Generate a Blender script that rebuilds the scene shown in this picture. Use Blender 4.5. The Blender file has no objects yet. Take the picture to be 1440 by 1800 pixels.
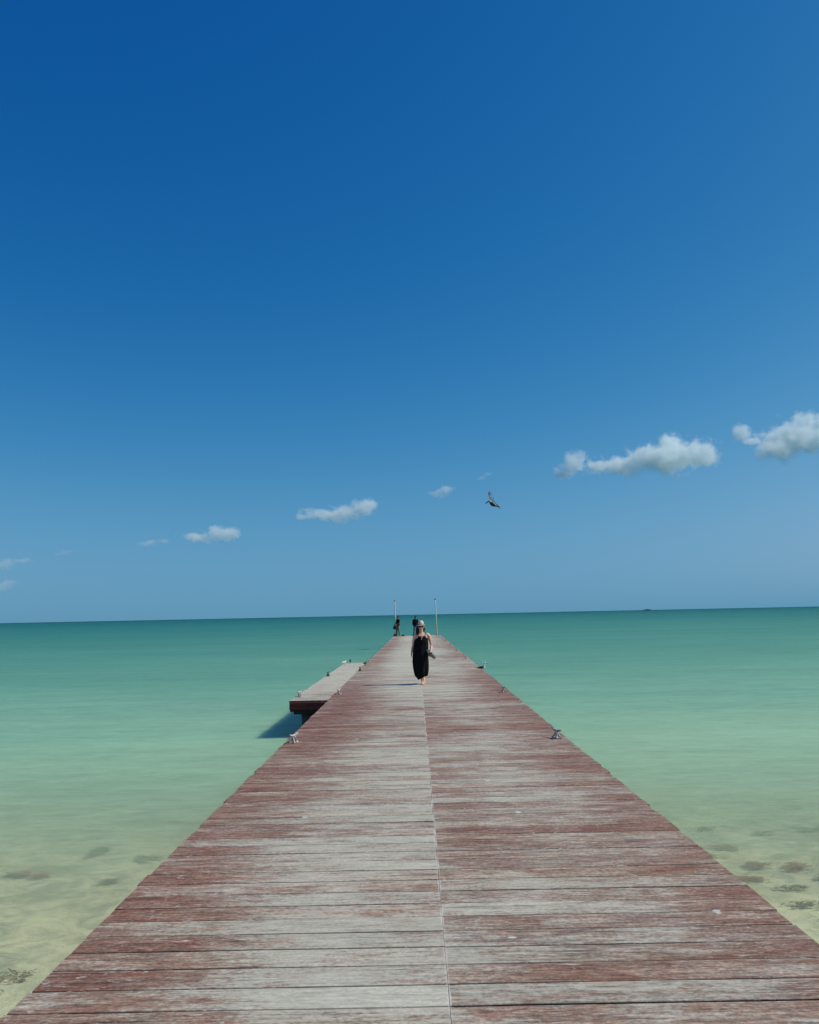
import bpy, bmesh, math, random
from mathutils import Vector, Matrix, noise as mnoise
R = math.radians
rng = random.Random(7)
SC = bpy.context.scene
COL = SC.collection

# ------------------------------------------------------------------ camera
cd = bpy.data.cameras.new("camera")
cam = bpy.data.objects.new("camera", cd)
COL.objects.link(cam)
cam.location = (0, 0, 1.8)
cam.matrix_world = (Matrix.Translation((0, 0, 1.8)) @ Matrix.Rotation(0.005022, 4, 'Z')
                    @ Matrix.Rotation(math.pi / 2 + 0.124654, 4, 'X') @ Matrix.Rotation(-0.020497, 4, 'Z'))
cd.sensor_fit = 'HORIZONTAL'
cd.sensor_width = 36.0
cd.lens = 36.0 * 1442 / 1440
cd.clip_start = 0.05
cd.clip_end = 120000
SC.camera = cam

# ------------------------------------------------------------------ world and sun
SUN_EL, SUN_AZ = R(47), R(90)          # azimuth clockwise from +Y: the sun stands to the right
w = bpy.data.worlds.new("World")
SC.world = w
w.use_nodes = True
wt = w.node_tree
wt.nodes.clear()
sky = wt.nodes.new('ShaderNodeTexSky')
sky.sky_type = 'NISHITA'
sky.sun_disc = False
sky.sun_elevation = SUN_EL
sky.sun_rotation = SUN_AZ
sky.air_density = 0.6
sky.dust_density = 0.3
sky.ozone_density = 5.0
def wmath(op, a, b=0.0):
    n_ = wt.nodes.new('ShaderNodeMath'); n_.operation = op
    for i_, v_ in enumerate((a, b)):
        if isinstance(v_, bpy.types.NodeSocket): wt.links.new(v_, n_.inputs[i_])
        else: n_.inputs[i_].default_value = v_
    return n_.outputs[0]
tcw = wt.nodes.new('ShaderNodeTexCoord')
sep = wt.nodes.new('ShaderNodeSeparateXYZ'); wt.links.new(tcw.outputs['Generated'], sep.inputs[0])
cxyz = wt.nodes.new('ShaderNodeCombineXYZ')
wt.links.new(sep.outputs[0], cxyz.inputs[0]); wt.links.new(sep.outputs[1], cxyz.inputs[1])
wt.links.new(wmath('SQRT', wmath('ADD', wmath('MULTIPLY', sep.outputs[2], sep.outputs[2]), 0.0225)), cxyz.inputs[2])
vnn = wt.nodes.new('ShaderNodeVectorMath'); vnn.operation = 'NORMALIZE'
wt.links.new(cxyz.outputs[0], vnn.inputs[0]); wt.links.new(vnn.outputs[0], sky.inputs['Vector'])
crv = wt.nodes.new('ShaderNodeSeparateColor')
cmb = wt.nodes.new('ShaderNodeCombineColor')
wt.links.new(sky.outputs[0], crv.inputs[0])
# colour response of the camera that took the photograph: deep saturated blues, and a thin band of sea haze low down
SKY_STRENGTH = 0.1
hz = wmath('POWER', 2.71828, wmath('MULTIPLY', wmath('MAXIMUM', sep.outputs[2], 0.0), -1 / 0.08))
for i, (p_, k_, c_) in enumerate(((3.056, 0.04456, 0.1195), (1.271, 0.10346, 0.3005), (0.641, 0.20542, 0.4564))):
    v = wmath('MINIMUM', wmath('MULTIPLY', wmath('POWER', crv.outputs[i], p_), k_), (0.36, 0.56, 0.80)[i])
    v = wmath('ADD', wmath('MULTIPLY', v, wmath('SUBTRACT', 1.0, hz)), wmath('MULTIPLY', hz, c_))
    wt.links.new(wmath('MULTIPLY', v, 1 / SKY_STRENGTH), cmb.inputs[i])
bgn = wt.nodes.new('ShaderNodeBackground')
bgn.inputs['Strength'].default_value = SKY_STRENGTH
wo = wt.nodes.new('ShaderNodeOutputWorld')
wt.links.new(cmb.outputs[0], bgn.inputs['Color'])
wt.links.new(bgn.outputs[0], wo.inputs[0])

sd = bpy.data.lights.new("sun", 'SUN')
sd.energy = 3.95
sd.angle = R(0.53)
sd.color = (1.0, 0.95, 0.87)
sun = bpy.data.objects.new("sun", sd)
COL.objects.link(sun)
sdir = Vector((math.sin(SUN_AZ) * math.cos(SUN_EL), math.cos(SUN_AZ) * math.cos(SUN_EL), math.sin(SUN_EL)))
sun.rotation_euler = sdir.to_track_quat('Z', 'Y').to_euler()
sun.location = (20, -10, 30)

SC.view_settings.view_transform = 'Standard'
SC.view_settings.look = 'None'
SC.view_settings.exposure = 0.0
SC.view_settings.gamma = 1.0
SC.view_settings.use_curve_mapping = False
SC.cycles.max_bounces = 14
SC.cycles.diffuse_bounces = 4
SC.cycles.glossy_bounces = 3
SC.cycles.volume_bounces = 12
SC.cycles.transparent_max_bounces = 12
SC.cycles.volume_max_steps = 256
SC.cycles.caustics_reflective = False
SC.cycles.caustics_refractive = False

# ------------------------------------------------------------------ object helpers
def tag(o, label=None, cat=None, group=None, kind=None):
    if label: o['label'] = label
    if cat: o['category'] = cat
    if group: o['group'] = group
    if kind: o['kind'] = kind
    return o

def obj(name, mesh, mat=None, parent=None, loc=None, rot=None):
    o = bpy.data.objects.new(name, mesh)
    COL.objects.link(o)
    if mat is not None:
        if len(mesh.materials) == 0: mesh.materials.append(mat)
    if parent is not None: o.parent = parent
    if loc is not None: o.location = loc
    if rot is not None: o.rotation_euler = rot
    return o

def empty(name, loc, rz=0):
    o = bpy.data.objects.new(name, None)
    COL.objects.link(o)
    o.location = loc
    o.rotation_euler = (0, 0, rz)
    o.empty_display_size = 0.1
    return o

def tomesh(bm, name, smooth=False):
    me = bpy.data.meshes.new(name)
    bmesh.ops.recalc_face_normals(bm, faces=bm.faces)
    bm.to_mesh(me)
    bm.free()
    if smooth:
        for p in me.polygons: p.use_smooth = True
    return me

def children(o):
    return [c for c in bpy.data.objects if c.parent == o]

def copy_thing(root, loc, rz, label, group=None):
    r = root.copy(); COL.objects.link(r)
    r.location = loc; r.rotation_euler = (0, 0, rz)
    r['label'] = label
    if group: r['group'] = group
    for ch in children(root):
        c = ch.copy(); COL.objects.link(c); c.parent = r
    return r

def add_box(bm, c, s, rot=None, bevel=0):
    m = Matrix.Translation(c)
    if rot is not None: m = m @ rot.to_4x4()
    r = bmesh.ops.create_cube(bm, size=1.0, matrix=m @ Matrix.Diagonal((s[0], s[1], s[2], 1)))
    if bevel:
        es = {e for v in r['verts'] for e in v.link_edges}
        bmesh.ops.bevel(bm, geom=list(es), offset=bevel, segments=2, affect='EDGES', profile=0.5)

def add_tube(bm, pts, rad, seg=12, up=(0, 0, 1)):
    """a tapered tube with rounded ends; rad: number or (r_side, r_up) per point"""
    pts = [Vector(p) for p in pts]
    rad = [(r, r) if not isinstance(r, (tuple, list)) else tuple(r) for r in rad]
    P, Q = [], []
    d0 = (pts[0] - pts[1]).normalized(); d1 = (pts[-1] - pts[-2]).normalized()
    for a in (80, 50, 22):
        P.append(pts[0] + d0 * math.sin(R(a)) * min(rad[0])); Q.append(tuple(x * math.cos(R(a)) for x in rad[0]))
    P += pts; Q += rad
    for a in (22, 50, 80):
        P.append(pts[-1] + d1 * math.sin(R(a)) * min(rad[-1])); Q.append(tuple(x * math.cos(R(a)) for x in rad[-1]))
    rings = []
    u = Vector(up)
    for i, p in enumerate(P):
        t = (P[min(i + 1, len(P) - 1)] - P[max(i - 1, 0)]).normalized()
        if abs(t.dot(u)) > 0.98:
            side = Vector((1, 0, 0)) if abs(t.x) < 0.9 else Vector((0, 1, 0))
        else:
            side = t.cross(u).normalized()
        nrm = side.cross(t).normalized()
        rings.append([bm.verts.new(p + side * Q[i][0] * math.cos(k * 2 * math.pi / seg) + nrm * Q[i][1] * math.sin(k * 2 * math.pi / seg)) for k in range(seg)])
    for a, b in zip(rings, rings[1:]):
        for k in range(seg):
            bm.faces.new((a[k], a[(k + 1) % seg], b[(k + 1) % seg], b[k]))
    bm.faces.new(rings[0][::-1]); bm.faces.new(rings[-1])

def add_rings(bm, rings, seg=28, fold=0.0, nf=9, cap=True, ph=0.0):
    """upright stack of ellipses: (z, cx, cy, rx, ry[, fold])"""
    rr = []
    for r in rings:
        z, cx, cy, rx, ry = r[:5]
        fo = r[5] if len(r) > 5 else fold
        ring = []
        for k in range(seg):
            a = k * 2 * math.pi / seg
            m = 1 + fo * math.sin(nf * a + ph + z * 2) + fo * 0.5 * math.sin((nf * 1.7) * a + 1 + z * 5)
            ring.append(bm.verts.new((cx + rx * m * math.cos(a), cy + ry * m * math.sin(a), z)))
        rr.append(ring)
    for a, b in zip(rr, rr[1:]):
        for k in range(seg):
            bm.faces.new((a[k], a[(k + 1) % seg], b[(k + 1) % seg], b[k]))
    if cap:
        bm.faces.new(rr[0][::-1]); bm.faces.new(rr[-1])
    return rr

def add_ball(bm, c, r, sub=2, rot=None):
    r = (r, r, r) if not isinstance(r, (tuple, list)) else r
    m = Matrix.Translation(c)
    if rot is not None: m = m @ rot.to_4x4()
    bmesh.ops.create_icosphere(bm, subdivisions=sub, radius=1, matrix=m @ Matrix.Diagonal((r[0], r[1], r[2], 1)))

def fused(bm, name, voxel=0.008, smooth=3):
    """fuse overlapping closed shells into one continuous skin"""
    me = tomesh(bm, name)
    o = bpy.data.objects.new(name + "_tmp", me)
    COL.objects.link(o)
    m = o.modifiers.new("r", 'REMESH'); m.mode = 'VOXEL'; m.voxel_size = voxel
    s = o.modifiers.new("s", 'SMOOTH'); s.factor = 0.6; s.iterations = smooth
    dg = bpy.context.evaluated_depsgraph_get()
    out = bpy.data.meshes.new_from_object(o.evaluated_get(dg))
    out.name = name
    bpy.data.objects.remove(o); bpy.data.meshes.remove(me)
    for p in out.polygons: p.use_smooth = True
    return out

# ------------------------------------------------------------------ shader helper
class G:
    def __init__(s, name):
        s.mat = bpy.data.materials.new(name)
        s.mat.use_nodes = True
        s.t = s.mat.node_tree
        s.t.nodes.clear()
        s.out = s.t.nodes.new('ShaderNodeOutputMaterial')
    def put(s, sock, v):
        if isinstance(v, bpy.types.NodeSocket): s.t.links.new(v, sock)
        elif isinstance(v, (tuple, list)) and len(v) == 3 and sock.type == 'RGBA': sock.default_value = (*v, 1)
        else: sock.default_value = v
    def n(s, typ, ins=None, out=0, **pr):
        nd = s.t.nodes.new(typ)
        for k, v in pr.items(): setattr(nd, k, v)
        for k, v in (ins or {}).items(): s.put(nd.inputs[k], v)
        return nd.outputs[out]
    def m(s, op, a, b=0.0, c=0.0, clamp=False):
        nd = s.t.nodes.new('ShaderNodeMath'); nd.operation = op; nd.use_clamp = clamp
        for i, v in enumerate((a, b, c)):
            if i < len(nd.inputs): s.put(nd.inputs[i], v)
        return nd.outputs[0]
    def add(s, a, b): return s.m('ADD', a, b)
    def sub(s, a, b): return s.m('SUBTRACT', a, b)
    def mul(s, a, b): return s.m('MULTIPLY', a, b)
    def ss(s, v, lo, hi, a=0.0, b=1.0):
        nd = s.t.nodes.new('ShaderNodeMapRange'); nd.interpolation_type = 'SMOOTHSTEP'
        for k, x in zip(('Value', 'From Min', 'From Max', 'To Min', 'To Max'), (v, lo, hi, a, b)): s.put(nd.inputs[k], x)
        return nd.outputs[0]
    def lin(s, v, lo, hi, a=0.0, b=1.0):
        nd = s.t.nodes.new('ShaderNodeMapRange')
        for k, x in zip(('Value', 'From Min', 'From Max', 'To Min', 'To Max'), (v, lo, hi, a, b)): s.put(nd.inputs[k], x)
        return nd.outputs[0]
    def mix(s, f, a, b, mode='MIX'):
        nd = s.t.nodes.new('ShaderNodeMix'); nd.data_type = 'RGBA'; nd.blend_type = mode
        s.put(nd.inputs[0], f); s.put(nd.inputs[6], a); s.put(nd.inputs[7], b)
        return nd.outputs[2]
    def xyz(s, v):
        nd = s.t.nodes.new('ShaderNodeSeparateXYZ'); s.put(nd.inputs[0], v)
        return nd.outputs[0], nd.outputs[1], nd.outputs[2]
    def vec(s, x, y, z):
        nd = s.t.nodes.new('ShaderNodeCombineXYZ')
        for i, v in enumerate((x, y, z)): s.put(nd.inputs[i], v)
        return nd.outputs[0]
    def noise(s, v, scale=1.0, detail=3.0, rough=0.5, dist=0.0):
        return s.n('ShaderNodeTexNoise', {'Vector': v, 'Scale': scale, 'Detail': detail, 'Roughness': rough, 'Distortion': dist})
    def pos(s): return s.n('ShaderNodeNewGeometry')
    def objc(s): return s.n('ShaderNodeTexCoord', out=3)
    def ramp(s, v, stops, interp='LINEAR'):
        nd = s.t.nodes.new('ShaderNodeValToRGB'); nd.color_ramp.interpolation = interp
        e = nd.color_ramp.elements
        while len(e) < len(stops): e.new(0.5)
        for el, (p, c) in zip(e, stops):
            el.position = p; el.color = (*c, 1)
        s.put(nd.inputs[0], v)
        return nd.outputs[0]
    def bump(s, h, strength=0.3, dist=0.01, nrm=None):
        i = {'Height': h, 'Strength': strength, 'Distance': dist}
        if nrm is not None: i['Normal'] = nrm
        return s.n('ShaderNodeBump', i)
    def pbr(s, col, rough=0.8, nrm=None, spec=0.3, metal=0.0):
        i = {'Base Color': col, 'Roughness': rough, 'Specular IOR Level': spec, 'Metallic': metal}
        if nrm is not None: i['Normal'] = nrm
        o = s.n('ShaderNodeBsdfPrincipled', i)
        s.t.links.new(o, s.out.inputs[0])
        return s.mat

def simple(name, a, b=None, scale=8.0, rough=0.8, bumpk=0.2, spec=0.3, stretch=(1, 1, 1), dist=0.004):
    g = G(name)
    p = g.n('ShaderNodeMapping', {'Vector': g.objc(), 'Scale': stretch})
    nz = g.noise(p, scale, 5, 0.6)
    f = g.ss(nz, 0.35, 0.68)
    c = g.mix(f, a, b or tuple(x * 0.7 for x in a))
    return g.pbr(c, rough, g.bump(nz, bumpk, dist), spec)

# ------------------------------------------------------------------ materials
SEAM = 0.12
def deck_material(name, pale=0.0):
    g = G(name)
    P = g.pos()
    x, y, z = g.xyz(P)
    rnd = g.n('ShaderNodeAttribute', attribute_name='plank_tone', out=2)
    r2 = g.m('FRACT', g.mul(rnd, 17.31))
    off = g.mul(rnd, 41.0)
    # slow patches of wear that mostly follow a board
    n1 = g.noise(g.vec(g.mul(x, 0.75), g.mul(y, 0.9), off), 1.0, 4, 0.55)
    n2 = g.noise(g.vec(g.mul(x, 2.3), g.mul(y, 9.0), off), 1.0, 5, 0.62, 0.4)
    n3 = g.ss(g.noise(g.vec(g.mul(x, 5.5), g.mul(y, 52.0), off), 1.0, 7, 0.72, 0.5), 0.36, 0.66)
    n4 = g.ss(g.noise(g.vec(g.mul(x, 26.0), g.mul(y, 52.0), off), 1.0, 4, 0.65), 0.38, 0.62)
    n5 = g.noise(g.vec(g.mul(x, 42.0), g.mul(y, 50.0), off), 1.0, 3, 0.65)
    lum = g.noise(g.vec(g.mul(x, 5.0), g.mul(y, 36.0), g.add(off, 3.3)), 1.0, 5, 0.7, 0.4)
    across = g.n('ShaderNodeAttribute', attribute_name='across', out=2)
    nbig = g.noise(g.vec(g.mul(x, 0.35), g.mul(y, 0.16), 3.7), 1.0, 2, 0.5)
    # feet wear the middle of the walkway most, a little to the left of the seam
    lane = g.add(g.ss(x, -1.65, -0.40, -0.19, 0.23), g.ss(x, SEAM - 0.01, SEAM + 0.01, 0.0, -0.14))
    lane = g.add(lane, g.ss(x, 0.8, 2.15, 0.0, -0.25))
    far = g.ss(y, 9.0, 34.0, 0.0, 0.20)  # far boards greyer: their paler look at a glancing angle put into the colour
    def dev(v, k): return g.mul(g.sub(v, 0.5), k)
    wear = g.add(g.add(dev(n1, 0.98), dev(n2, 0.85)), g.add(dev(r2, 0.15), dev(nbig, 0.85)))
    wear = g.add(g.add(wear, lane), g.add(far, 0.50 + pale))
    wear = g.add(wear, dev(n3, 0.23))
    wear = g.add(wear, dev(n4, 0.15))
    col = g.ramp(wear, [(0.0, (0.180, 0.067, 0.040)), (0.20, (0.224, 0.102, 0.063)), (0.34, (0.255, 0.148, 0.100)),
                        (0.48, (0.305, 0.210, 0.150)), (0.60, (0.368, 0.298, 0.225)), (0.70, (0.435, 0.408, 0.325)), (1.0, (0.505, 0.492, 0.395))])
    lm = g.ss(lum, 0.33, 0.67, 0.66, 1.28)
    lm = g.mul(lm, g.ss(n5, 0.34, 0.66, 0.76, 1.22))
    lm = g.add(1.0, g.mul(g.sub(lm, 1.0), g.ss(wear, 0.58, 0.80, 1.0, 0.42)))
    col = g.mix(1.0, col, g.vec(lm, lm, lm), 'MULTIPLY')
    # the arrises of the boards are rubbed pale in places, and dark along the joint
    edge = g.mul(g.ss(across, 0.925, 0.965), g.ss(g.noise(g.vec(g.mul(x, 2.5), off, 0.0), 1.0, 4, 0.6), 0.44, 0.60, 0.0, 0.55))
    col = g.mix(edge, col, (0.50, 0.43, 0.36))
    joint = g.m('MAXIMUM', g.ss(across, 0.035, 0.0), g.ss(across, 0.965, 0.995))
    col = g.mix(g.mul(joint, 0.75), col, (0.045, 0.028, 0.022))
    # each board has its own cast: rusty, brownish, neutral
    cast = g.ramp(r2, [(0.0, (1.04, 0.96, 0.93)), (0.3, (0.96, 0.98, 1.0)), (0.55, (1.0, 1.0, 1.0)), (0.75, (1.02, 0.99, 0.94)), (1.0, (0.90, 0.90, 0.91))])
    col = g.mix(1.0, col, cast, 'MULTIPLY')
    ochre = g.ss(g.noise(g.vec(g.mul(x, 1.4), g.mul(y, 3.0), g.add(off, 9.0)), 1.0, 4, 0.6), 0.60, 0.74, 0.0, 0.45)
    col = g.mix(ochre, col, (0.32, 0.22, 0.135))
    # dark cracks and grain along the board
    gr = g.noise(g.vec(g.mul(x, 1.6), g.mul(y, 46.0), off), 1.0, 5, 0.72, 0.3)
    crack = g.ss(gr, 0.33, 0.45, 0.40, 1.0)
    col = g.mix(1.0, col, g.vec(crack, crack, crack), 'MULTIPLY')
    # pale raised flakes and scuffs
    fl = g.noise(g.vec(g.mul(x, 9.0), g.mul(y, 40.0), g.add(off, 5.0)), 1.0, 6, 0.74, 0.9)
    flk = g.mul(g.ss(fl, 0.575, 0.635), g.ss(g.noise(g.vec(g.mul(x, 2.0), g.mul(y, 4.0), off), 1.0, 2), 0.40, 0.60, 0.25, 0.95))
    col = g.mix(flk, col, (0.54, 0.47, 0.40))
    # thin wandering scratches
    vn = g.n('ShaderNodeTexVoronoi', {'Vector': g.vec(g.add(g.mul(x, 3.0), g.mul(n2, 1.6)), g.add(g.mul(y, 6.5), g.mul(n1, 2.5)), 0.0), 'Scale': 1.3}, feature='DISTANCE_TO_EDGE')
    scr = g.mul(g.ss(vn, 0.004, 0.020, 1.0, 0.0), g.ss(n2, 0.50, 0.58, 0.0, 0.60))
    col = g.mix(scr, col, (0.54, 0.46, 0.39))
    # bird droppings
    vd = g.n('ShaderNodeTexVoronoi', {'Vector': g.vec(g.mul(x, 1.0), g.mul(y, 0.8), 0.0), 'Scale': 1.5})
    drop = g.ss(g.add(vd, g.mul(g.sub(n3, 0.5), 0.05)), 0.022, 0.034, 0.8, 0.0)
    col = g.mix(drop, col, (0.70, 0.68, 0.64))
    # end grain and filler at the seam between the two runs of boards
    dseam = g.m('ABSOLUTE', g.sub(x, SEAM))
    sm = g.mul(g.ss(g.add(dseam, g.mul(g.sub(n4, 0.5), 0.006)), 0.006, 0.011, 1.0, 0.0), g.ss(g.noise(g.vec(0.0, g.mul(y, 3.0), 0.0), 1.0, 4), 0.40, 0.62, 0.08, 0.9))
    col = g.mix(sm, col, (0.60, 0.55, 0.47))
    h = g.add(g.mul(n3, 0.7), g.add(g.mul(gr, 0.6), g.mul(flk, 0.5)))
    rough = g.ss(wear, 0.5, 1.1, 0.62, 0.85)
    return g.pbr(col, rough, g.bump(h, 0.45, 0.006), 0.25)

M = {}
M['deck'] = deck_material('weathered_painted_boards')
M['deck_pale'] = deck_material('weathered_painted_boards_pale', 0.42)
M['fascia'] = simple('dark_red_stained_timber', (0.20, 0.030, 0.022), (0.10, 0.022, 0.018), 3.0, 0.7, 0.3, stretch=(1, 1, 6))
M['timber'] = simple('wet_dark_timber', (0.060, 0.048, 0.040), (0.028, 0.024, 0.022), 4.0, 0.75, 0.4, stretch=(1, 1, 0.5))
M['cleat'] = simple('flaking_white_painted_iron', (0.66, 0.64, 0.59), (0.13, 0.085, 0.06), 34.0, 0.6, 0.4)
M['cleat_dark'] = simple('rusty_unlit_iron', (0.05, 0.038, 0.032), (0.13, 0.10, 0.08), 26.0, 0.7, 0.4)  # rust, and the unlit look of the pier-edge cleat put into its colour
M['skin'] = None
M['black_cloth'] = simple('black_jersey_cloth', (0.0075, 0.0072, 0.008), (0.014, 0.013, 0.014), 14, 0.85, 0.3, 0.05)
M['hair'] = simple('dark_brown_hair', (0.012, 0.008, 0.006), (0.022, 0.014, 0.010), 40, 0.5, 0.4, 0.3, stretch=(1, 1, 0.15))
M['straw'] = simple('pale_straw_weave', (0.72, 0.55, 0.43), (0.56, 0.42, 0.33), 90, 0.8, 0.5, 0.2)
M['hatband'] = simple('brown_hat_band', (0.20, 0.13, 0.10), (0.15, 0.09, 0.07), 30, 0.8)
M['lens'] = simple('dark_red_brown_lens', (0.035, 0.006, 0.005), (0.02, 0.004, 0.004), 10, 0.15, 0.0, 0.6)
M['sandal'] = simple('charcoal_sandal_rubber', (0.045, 0.05, 0.045), (0.025, 0.028, 0.026), 30, 0.8)
M['sandal_sole'] = simple('grey_sandal_sole', (0.10, 0.11, 0.10), (0.06, 0.065, 0.06), 30, 0.85)
M['navy'] = simple('dark_navy_cloth', (0.008, 0.009, 0.016), (0.013, 0.014, 0.022), 10, 0.9, 0.3, 0.1)
M['khaki'] = simple('grey_beige_cotton', (0.24, 0.20, 0.17), (0.18, 0.145, 0.12), 10, 0.9, 0.3)
M['jeans'] = simple('faded_grey_blue_denim', (0.15, 0.19, 0.23), (0.10, 0.13, 0.17), 10, 0.9, 0.3)
M['nylon'] = simple('dark_nylon', (0.012, 0.014, 0.018), (0.02, 0.022, 0.026), 12, 0.7, 0.4)
M['white_pole'] = simple('chalky_white_paint', (0.74, 0.76, 0.74), (0.60, 0.62, 0.58), 6, 0.6, 0.2)
M['yellow_pole'] = simple('faded_yellow_paint', (0.62, 0.56, 0.32), (0.50, 0.47, 0.33), 6, 0.6, 0.2)
M['dark_metal'] = simple('dark_metal', (0.03, 0.035, 0.035), (0.05, 0.05, 0.045), 12, 0.5, 0.2)
M['gull_white'] = simple('white_feathers', (0.78, 0.78, 0.76), (0.66, 0.66, 0.64), 30, 0.9, 0.3, 0.1)
M['gull_grey'] = simple('dark_grey_feathers', (0.050, 0.052, 0.060), (0.030, 0.032, 0.038), 40, 0.9, 0.3, 0.1)
M['bird_dark'] = simple('blackish_feathers', (0.020, 0.020, 0.020), (0.035, 0.032, 0.03), 40, 0.8, 0.3, 0.1)
M['pel_body'] = simple('brown_pelican_feathers', (0.095, 0.060, 0.038), (0.030, 0.022, 0.018), 14, 0.9, 0.3, 0.1)
M['pel_wing'] = simple('grey_brown_flight_feathers', (0.16, 0.13, 0.105), (0.035, 0.030, 0.028), 6, 0.9, 0.3, 0.1, stretch=(6, 1, 1))
M['pel_pale'] = simple('pale_grey_covert_feathers', (0.50, 0.46, 0.38), (0.30, 0.27, 0.22), 12, 0.9, 0.3, 0.1)
M['bill'] = simple('grey_horn_bill', (0.10, 0.09, 0.075), (0.06, 0.055, 0.05), 12, 0.6)
M['leg'] = simple('dark_leg', (0.03, 0.02, 0.018), (0.05, 0.03, 0.02), 12, 0.6)
M['weed_red'] = simple('reddish_brown_seaweed', (0.55, 0.11, 0.055), (0.32, 0.07, 0.04), 20, 0.9)
M['weed_brown'] = simple('olive_brown_seaweed', (0.24, 0.14, 0.06), (0.14, 0.095, 0.045), 20, 0.9)
M['scrub'] = simple('hazy_mangrove_green', (0.022, 0.075, 0.070), (0.016, 0.055, 0.055), 0.08, 0.95)

def skin_mat(name, base):
    g = G(name)
    p = g.objc()
    nz = g.noise(p, 18, 3)
    c = g.mix(nz, base, tuple(b * 0.85 for b in base))
    x, y, z = g.xyz(p)
    # lips
    d = g.n('ShaderNodeVectorMath', {0: g.vec(g.mul(g.sub(x, 0.012), 1.0), g.mul(g.add(y, 0.095), 0.5), g.mul(g.sub(z, 1.472), 2.6))}, out=1, operation='LENGTH')
    c = g.mix(g.ss(d, 0.020, 0.030, 1.0, 0.0), c, (0.34, 0.09, 0.075))
    o = g.n('ShaderNodeBsdfPrincipled', {'Base Color': c, 'Roughness': 0.5, 'Specular IOR Level': 0.35})
    g.t.links.new(o, g.out.inputs[0])
    return g.mat
M['skin'] = skin_mat('sun_warmed_skin', (0.76, 0.44, 0.32))
M['skin2'] = simple('tanned_skin', (0.22, 0.11, 0.075), (0.19, 0.095, 0.065), 12, 0.5)

# ------------------------------------------------------------------ sea bed, water, beach
WATER = -0.80
def bed_z(x, y):
    pts = [(-400, 2.5), (-60, 1.0), (-22, 0.12), (-13, -0.30), (-5, -0.84), (0, -0.94), (8, -1.10), (16, -1.32), (30, -1.9), (60, -2.8), (150, -4.2), (400, -7.0)]
    for (a, za), (b, zb) in zip(pts, pts[1:]):
        if a <= y <= b:
            return za + (zb - za) * (y - a) / (b - a)
    return pts[-1][1]
def bed_h(x, y):
    return bed_z(x, y) + 0.035 * mnoise.noise(Vector((x * 0.7, y * 0.7, 0))) + 0.015 * mnoise.noise(Vector((x * 2.3, y * 2.3, 4)))
xs = [-400, -200, -100, -60, -40, -28] + [-20 + 0.4 * i for i in range(101)] + [28, 40, 60, 100, 200, 400]
ys = [-400, -200, -100, -60, -40, -28] + [-20 + 0.4 * i for i in range(126)] + [34, 40, 50, 60, 80, 100, 150, 250, 400]
verts = [(x, y, bed_h(x, y)) for y in ys for x in xs]
nx = len(xs)
faces = [(j * nx + i, j * nx + i + 1, (j + 1) * nx + i + 1, (j + 1) * nx + i) for j in range(len(ys) - 1) for i in range(nx - 1)]
me = bpy.data.meshes.new('seabed'); me.from_pydata(verts, [], faces)
for p in me.polygons: p.use_smooth = True
g = G('wet_sand')
P = g.pos(); x, y, z = g.xyz(P)
a = g.noise(P, 0.8, 5, 0.6, 0.8); b = g.noise(P, 3.0, 6, 0.65, 0.8); c = g.noise(P, 26, 3, 0.6)
col = g.mix(g.ss(b, 0.38, 0.62), (0.84, 0.72, 0.48), (0.62, 0.55, 0.38))
col = g.mix(g.ss(g.add(g.mul(a, 0.6), g.mul(b, 0.5)), 0.50, 0.68, 0.0, 0.80), col, (0.36, 0.35, 0.26))
col = g.mix(g.ss(c, 0.60, 0.75, 0, 0.3), col, (0.16, 0.12, 0.08))
col = g.mix(g.ss(z, -0.8, -0.5), col, (0.55, 0.49, 0.38))
M['sand'] = g.pbr(col, 0.9, g.bump(b, 0.3, 0.03), 0.1)
tag(obj('seabed', me, M['sand']), 'pale mottled sand bottom seen through the shallow water', None, None, 'structure')

# water: reflecting, rippled surface over milky turquoise water that thins out towards the shore
g = G('turquoise_sea_water')
P = g.pos(); x, y, z = g.xyz(P)
dist = g.n('ShaderNodeVectorMath', {0: g.vec(g.mul(x, 0.45), y, 0.0)}, out=1, operation='LENGTH')
ld = g.m('LOGARITHM', g.m('MAXIMUM', dist, 3.0), 10.0)         # 0.48 .. 4.6
warp = g.noise(g.vec(g.mul(x, 0.03), g.mul(y, 0.11), 0.0), 1.0, 4, 0.55, 0.5)
warp2 = g.noise(g.vec(g.mul(x, 0.35), g.mul(y, 0.8), 2.0), 1.0, 4, 0.6, 0.5)
sgn = g.lin(x, -45, 45, 0.06, -0.13)
ldw = g.add(g.add(ld, sgn), g.add(g.mul(g.sub(warp, 0.5), 0.34), g.mul(g.sub(warp2, 0.5), 0.10)))
col = g.ramp(g.lin(ldw, 0.6, 3.6), [(0.0, (0.47, 0.50, 0.29)), (0.09, (0.430, 0.510, 0.300)), (0.17, (0.325, 0.495, 0.300)),
            (0.235, (0.215, 0.402, 0.262)), (0.31, (0.126, 0.312, 0.216)), (0.42, (0.072, 0.240, 0.180)), (0.56, (0.034, 0.182, 0.154)),
            (0.75, (0.011, 0.128, 0.124)), (1.0, (0.005, 0.088, 0.096))])
r1 = g.noise(g.vec(g.mul(x, 0.9), g.mul(y, 2.6), 0.0), 1.0, 5, 0.65, 0.6)
r2 = g.noise(g.vec(g.mul(x, 0.16), g.mul(y, 0.7), 5.0), 1.0, 5, 0.6, 0.4)
r3 = g.noise(g.vec(g.mul(x, 0.012), g.mul(y, 0.05), 8.0), 1.0, 5, 0.6, 0.4)
rf = g.noise(g.vec(g.mul(x, 2.2), g.mul(y, 8.0), 3.0), 1.0, 4, 0.7, 0.4)
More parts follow.
